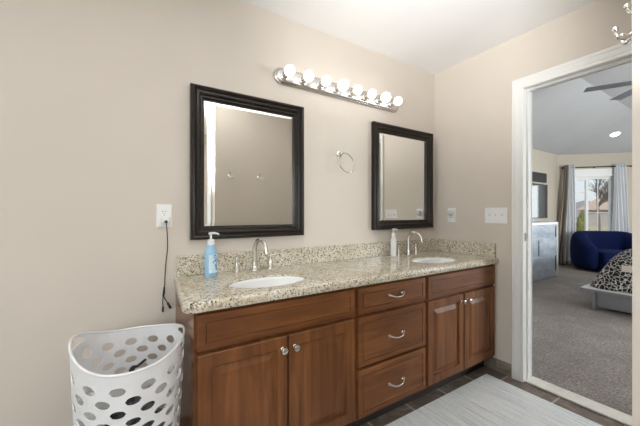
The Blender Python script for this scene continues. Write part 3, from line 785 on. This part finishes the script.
# ================================================================ bedroom furniture
t = thing('dresser', 'pale grey dresser with white top against the bedroom wall', 'dresser', (3.80, .93, 0))
def dl(name, x0, x1, y0, y1, z0, z1, m, p=None, bev=.003): return link(name, box(x0-3.80, x1-3.80, y0-.93, y1-.93, z0, z1, bev=bev), m, p or t)
dl('body', 3.02, 4.535, .70, 1.16, .0, .975, M['board'])
dl('top', 3.0, 4.56, .68, 1.17, .976, 1.02, M['trim'])
dl('side_panel', 4.536, 4.56, .68, 1.16, 0, .975, M['trim'])
for (x0, x1, z0, z1) in ((3.05, 4.47, .745, .955), (3.05, 3.72, .42, .73), (3.735, 4.47, .42, .73), (3.05, 4.47, .04, .405)):
    dr = dl('drawer', x0, x1, .682, .699, z0, z1, M['board'])
    if z1 > .9: dl('grip', x1-.045, x1-.01, .676, .6815, z0-.06 if False else z0, z1-.01, M['panel'], dr, 0)
    elif x0 > 3.5: dl('grip', x0+.01, x0+.03, .676, .6815, z0+.02, z1-.03, M['panel'], dr, 0)
    elif x1 > 4: dl('grip', x1-.045, x1-.01, .676, .6815, z0+.08, z1-.01, M['panel'], dr, 0)
t = thing('television', 'flat television standing on the pale dresser', 'television', (4.0, .86, 1.0205))
link('screen', box(-.50, .54, -.011, -.009, .085, .705), M['screen'], t)
link('bezel', box(-.515, .555, -.009, .03, .07, .72, bev=.004), M['panel'], t)
bm = bmesh.new(); bx(bm, -.30, .45, -.10, .12, 0, .012, bev=.003); bx(bm, -.05, .05, .0, .03, .012, .075); link('stand', bm, M['silver'], t)
t = thing('wall_panel', 'black box mounted on the bedroom wall above the television', 'panel', (4.9, YA, 1.96))
link('panel', box(-.52, .55, -.045, -.001, -.10, .10, bev=.004), M['panel'], t)

# curtain rod and curtains (local frame of the angled wall)
bm = bmesh.new(); tube(bm, [D @ Vector((.06, -.09, 2.235)), D @ Vector((1.46, -.09, 2.235))], .011, 12)
for u_ in (.06, 1.46): sphere(bm, D @ Vector((u_, -.09, 2.235)), .020, 12)
for u_ in (.10, .72, 1.42):
    tube(bm, [D @ Vector((u_, -.002, 2.235)), D @ Vector((u_, -.09, 2.235))], .007, 8)
    lathe(bm, [(.018, 0), (.018, .004)], 12, aim(D @ Vector((u_, -.001, 2.235)), D.to_3x3() @ Vector((0, -1, 0))))
tag(link('curtain_rod', bm, M['rod'], smooth=True, auto=40), 'dark curtain rod above the bedroom window', 'curtain rod')
def curtain(label, a, b, c, d, m, wv, offs=-.09, name='curtain'):
    bm = bmesh.new(); nu, nz = 80, 24; rows = []
    for k in range(nz+1):
        f = k/nz; z = 2.29-(2.29-.02)*f; fl = f**1.3
        x0 = a+(c-a)*fl; x1 = b+(d-b)*fl; row = []
        for i in range(nu+1):
            s = i/nu; y = offs+(.032+.018*f)*math.sin(2*PI*wv*s+.5*math.sin(3*f))
            row.append(bm.verts.new(D @ Vector((x0+(x1-x0)*s+.012*math.sin(5*f+8*s), y, z))))
        rows.append(row)
    for A_, B_ in zip(rows, rows[1:]):
        for i in range(nu): bm.faces.new((A_[i], A_[i+1], B_[i+1], B_[i]))
    o = link(name, bm, m, smooth=True); s_ = o.modifiers.new('t', 'SOLIDIFY'); s_.thickness = .003
    tag(o, label, 'curtain', 'curtains at the bedroom window')
curtain('pale grey curtain left of the bedroom window, behind the armchair', .14, .27, .03, .36, M['curtain'], 4)
curtain('shaded far left part of the pale curtain, shade painted into its colour', .075, .135, -.16, .03, M['curtain_shaded'], 2, -.12)
curtain('pale grey curtain right of the bedroom window', 1.06, 1.25, 1.0, 1.40, M['curtain'], 5)

# navy lounge chair: thick horseshoe of back and arms around a deep seat
CH = S+U*.60+Nn*.72
t = thing('lounge_chair', 'wide navy blue velvet lounge chair below the bedroom window', 'armchair', (CH.x, CH.y, 0), R(-45))
# local: x along wall (to the right), -y faces the room
bm = bmesh.new(); sec = 22; path = []
for i in range(41):
    s = i/40; a = PI*(1.18-1.36*s)
    path.append((s, .47*math.copysign(abs(math.cos(a))**.75, math.cos(a)), .02+.36*math.copysign(abs(math.sin(a))**.75, math.sin(a))))
path = [(0, -.46, -.36), (.02, -.48, -.26)]+path[6:35]+[(.98, .48, -.26), (1, .46, -.36)]
rings = []
for i, (s, x, y) in enumerate(path):
    pn, pp_ = path[min(i+1, len(path)-1)], path[max(i-1, 0)]
    tx, ty = pn[1]-pp_[1], pn[2]-pp_[2]; l_ = math.hypot(tx, ty) or 1; nx, ny = ty/l_, -tx/l_
    back = max(0, min(1, (y+.30)/.62)); back = back*back*(3-2*back)
    top = .56+.245*back; th = .175-.02*back
    e = 1.0 if 1 < i < len(path)-2 else (.75 if i in (1, len(path)-2) else .35)
    ring = []
    for j in range(sec):
        b = 2*PI*j/sec; cb, sb = math.cos(b), math.sin(b)
        ex = math.copysign(abs(cb)**.7, cb)*th*e; ez = math.copysign(abs(sb)**.7, sb)
        z = .03+(top-.03)*.5+(top-.03)*.5*ez*(.6+.4*e)
        ring.append(bm.verts.new((x+nx*ex, y+ny*ex, z)))
    rings.append(ring)
for A_, B_ in zip(rings, rings[1:]):
    for j in range(sec): bm.faces.new((A_[j], A_[(j+1) % sec], B_[(j+1) % sec], B_[j]))
bm.faces.new(rings[0][::-1]); bm.faces.new(rings[-1])
o = link('backrest', bm, M['velvet'], t, smooth=True)
bm = bmesh.new(); bx(bm, -.40, .40, -.50, .30, .02, .44, bev=.09); o = link('seat', bm, M['velvet'], t, smooth=True)
sb_ = o.modifiers.new('s', 'SUBSURF'); sb_.levels = 1; sb_.render_levels = 2

# bed
t = thing('bed', 'platform bed with silver base and cream end rail beyond the doorway', 'bed', (3.5, -1.1, 0))
def bl(name, x0, x1, y0, y1, z0, z1, m, bev=.004): return link(name, box(x0-3.5, x1-3.5, y0+1.1, y1+1.1, z0, z1, bev=bev), m, t)
bl('platform', 2.47, 4.62, -1.92, -.290, .222, .248, M['silver'])
bl('slat_deck', 2.475, 4.6, -1.90, -.295, .2485, .262, M['trim'])
bl('base_panel', 2.545, 4.5, -1.86, -.44, .03, .221, M['silver'])
for x in (2.50, 4.5):
    for y in (-.43, -1.84): bl('leg', x, x+.04, y-.0, y+.035, 0.0, .221, M['silver'])
bl('mattress', 2.70, 4.45, -1.72, -.53, .263, .54, M['trim'], .04)
bl('end_rail', 2.445, 2.47, -1.90, -.675, .513, .583, M['cream']); bl('rail_post', 2.445, 2.469, -1.25, -1.19, .0, .512, M['cream']); bl('rail_post', 2.445, 2.469, -1.85, -1.79, .0, .512, M['cream'])
bm = bmesh.new(); rings = []                       # draped comforter: stacked rounded outlines
DP = [(0, .264), (.02, .30), (.05, .365), (.09, .45), (.13, .53), (.17, .605), (.21, .66), (.25, .695), (.30, .722), (.36, .74), (.45, .75), (.60, .752)]
for d, z in DP:
    x0, x1, y0, y1 = 2.505+d*.8, 4.58-d*.8, -1.88+d, -.345-d; r = max(.16-d*.3, .05); ring = []
    for qx, qy, a0 in ((x1-r, y1-r, 0), (x0+r, y1-r, PI/2), (x0+r, y0+r, PI), (x1-r, y0+r, 1.5*PI)):
        for i in range(9):
            a = a0+PI/2*i/8; ring.append((qx+r*math.cos(a), qy+r*math.sin(a)))
        nx_ = {0: (x0+r, y1), PI/2: (x0, y0+r), PI: (x1-r, y0), 1.5*PI: (x1, y1-r)}[a0]
        lx_, ly_ = ring[-1]
        for i in range(1, 12): ring.append((lx_+(nx_[0]-lx_)*i/12, ly_+(nx_[1]-ly_)*i/12))
    vs = []
    for x, y in ring:
        w_ = noise.noise(Vector((x*5, y*5, z*3)))
        vs.append(bm.verts.new((x-3.5+.012*w_*min(1, z), y+1.1+.012*w_, z if d == 0 else z+.012*w_)))
    rings.append(vs)
for A_, B_ in zip(rings, rings[1:]):
    for j in range(len(A_)): bm.faces.new((A_[j], A_[(j+1) % len(A_)], B_[(j+1) % len(A_)], B_[j]))
bm.faces.new(rings[-1])
o = link('comforter', bm, M['comforter'], smooth=True); o.location = (3.5, -1.1, 0)
o.modifiers.new('t', 'SOLIDIFY').thickness = .012; o.modifiers['t'].offset = 1
tag(o, 'black comforter with white scribble pattern on the bed', 'comforter')

# ceiling fan
FC = Vector((2.453, -.964, 2.62))
t = thing('ceiling_fan', 'ceiling fan with blue-grey blades in the bedroom', 'ceiling fan', FC)
bm = bmesh.new(); lathe(bm, [(.10, -.06), (.13, -.03), (.13, .05), (.05, .09), (.013, .10), (.013, .40), (.07, .42), (.07, .469)], 28)
link('motor', bm, M['satin'], t, smooth=True, auto=40)
bm = bmesh.new(); lathe(bm, [(.03, -.16), (.09, -.145), (.11, -.10), (.10, -.061)], 24); link('added_fan_lamp', bm, M['lens'], t, smooth=True)  # unseen glowing lamp added under the fan to light the bedroom
for i in range(5):
    a = math.atan2(.534, -.293)+i*2*PI/5
    bm = bmesh.new(); bx(bm, .19, .61, -.062, .062, -.004, .004, bev=.003); bmesh.ops.transform(bm, matrix=Matrix.Rotation(R(3), 4, 'X'), verts=bm.verts[:])
    bx(bm, .10, .24, -.018, .018, .006, .012)
    bmesh.ops.transform(bm, matrix=Matrix.Rotation(a, 4, 'Z'), verts=bm.verts[:]); link('blade', bm, M['blade'], t)

# recessed ceiling light on the vault beside the window
def onvault(x, y):      # height of the sloped plane over the angled wall
    return HB+PT*(Vector((x, y, 0))-S).dot(Nn)
rx, ry = 6.15, .268
nz = Vector((Nn.x*-PT, Nn.y*-PT, 1)).normalized()*-1
t = thing('recessed_light', 'lit round recessed light in the sloped bedroom ceiling', 'ceiling light', (rx, ry, onvault(rx, ry)))
mt = aim(nz*.001, nz)
bm = bmesh.new(); lathe(bm, [(.095, 0), (.095, .004), (.075, .007)], 28, mt); link('trim_ring', bm, M['trim'], t, smooth=True, auto=40)
bm = bmesh.new(); lathe(bm, [(.074, .0072), (.060, .010), (.02, .011)], 28, mt); link('lens', bm, M['lens'], t, smooth=True)

# ================================================================ outdoors beyond the bedroom window
GZ = -.45
struct('ground_lawn', box(7.5, 120, -60, 90, GZ-.1, GZ), M['lawn'])
struct('road_surface', box(26, 31, -40, 70, GZ+.001, GZ+.012), M['road'])
def tree(base, label):
    t = thing('bare_tree', label, 'tree', base)
    bm = bmesh.new(); rnd = random.Random(11)
    def grow(p, d, l, r, lev):
        pts = [p]; q = p
        for i in range(3):
            d = (d+Vector((rnd.uniform(-.25, .25), rnd.uniform(-.25, .25), rnd.uniform(-.04, .12)))).normalized(); q = q+d*l/3; pts.append(q)
        tube(bm, pts, [r, r*.9, r*.8, r*.7], 6 if lev < 2 else 4, cap=False)
        if lev < 5:
            for k in range(4 if lev < 3 else 3):
                ax = Vector((rnd.uniform(-1, 1), rnd.uniform(-1, 1), rnd.uniform(-.2, .6)))
                grow(pts[1+(k % 3) if lev else 3], (d+ax*.95).normalized(), l*(rnd.uniform(.38, .5) if lev == 0 else rnd.uniform(.6, .78)), r*.62, lev+1)
    grow(Vector((0, 0, 0)), Vector((.05, 0, 1)), 2.0, .075, 0)
    link('branches', bm, M['bark'], t, smooth=True)
tree((18.7, 3.86, GZ), 'bare winter tree outside the bedroom window')
t = thing('bush', 'rounded olive bush outside the bedroom window', 'bush', (11.6, 2.45, GZ))
bm = bmesh.new(); bmesh.ops.create_icosphere(bm, subdivisions=5, radius=1)
for v in bm.verts:
    p = v.co; d = 1+.16*noise.noise(p*5)+.14*noise.noise(p*14); v.co = Vector((p.x*.17*d, p.y*.17*d, .84+p.z*.82*d))
link('foliage', bm, M['hedge'], t)
t = thing('house', 'tan gabled house with brown roof across the street', 'house', (53.1, 10.5, GZ), R(15))
link('walls', box(0, 10, -4.4, 4.4, 0, 2.3), M['siding'], t)
bm = bmesh.new(); pr = [(-5.0, 2.15), (0, 5.6), (5.0, 2.15)]
vs = [[bm.verts.new((x, y, z)) for y, z in pr] for x in (-.5, 10.5)]
bm.faces.new(vs[0]); bm.faces.new(vs[1][::-1])
for i in range(3): bm.faces.new((vs[0][i], vs[0][(i+1) % 3], vs[1][(i+1) % 3], vs[1][i]))
link('roof', bm, M['roofing'], t)
bm = bmesh.new(); rnd = random.Random(4); k = 160      # distant wooded rise
fr, bk = [], []
for i in range(k+1):
    y = -30+110*i/k; h = 4.6+1.3*noise.noise(Vector((i*.09, 0, 0)))+.7*noise.noise(Vector((i*.5, 3, 0)))
    fr.append((bm.verts.new((92, y, GZ)), bm.verts.new((94, y, GZ+h))))
    bk.append((bm.verts.new((110, y, GZ)), bm.verts.new((106, y, GZ+h*.95))))
for i in range(k):
    bm.faces.new((fr[i][0], fr[i+1][0], fr[i+1][1], fr[i][1])); bm.faces.new((fr[i][1], fr[i+1][1], bk[i+1][1], bk[i][1])); bm.faces.new((bk[i][1], bk[i+1][1], bk[i+1][0], bk[i][0]))
M['woods'] = cloth('winter_woods', (.25, .25, .27, 1), (.36, .36, .38, 1))
tag(link('treeline', bm, M['woods']), 'distant grey winter woods on the horizon', 'trees', kind='stuff')
link('garage_door', box(-.05, 0, -1.7, 1.3, 0, 2.0), M['trim'], t)
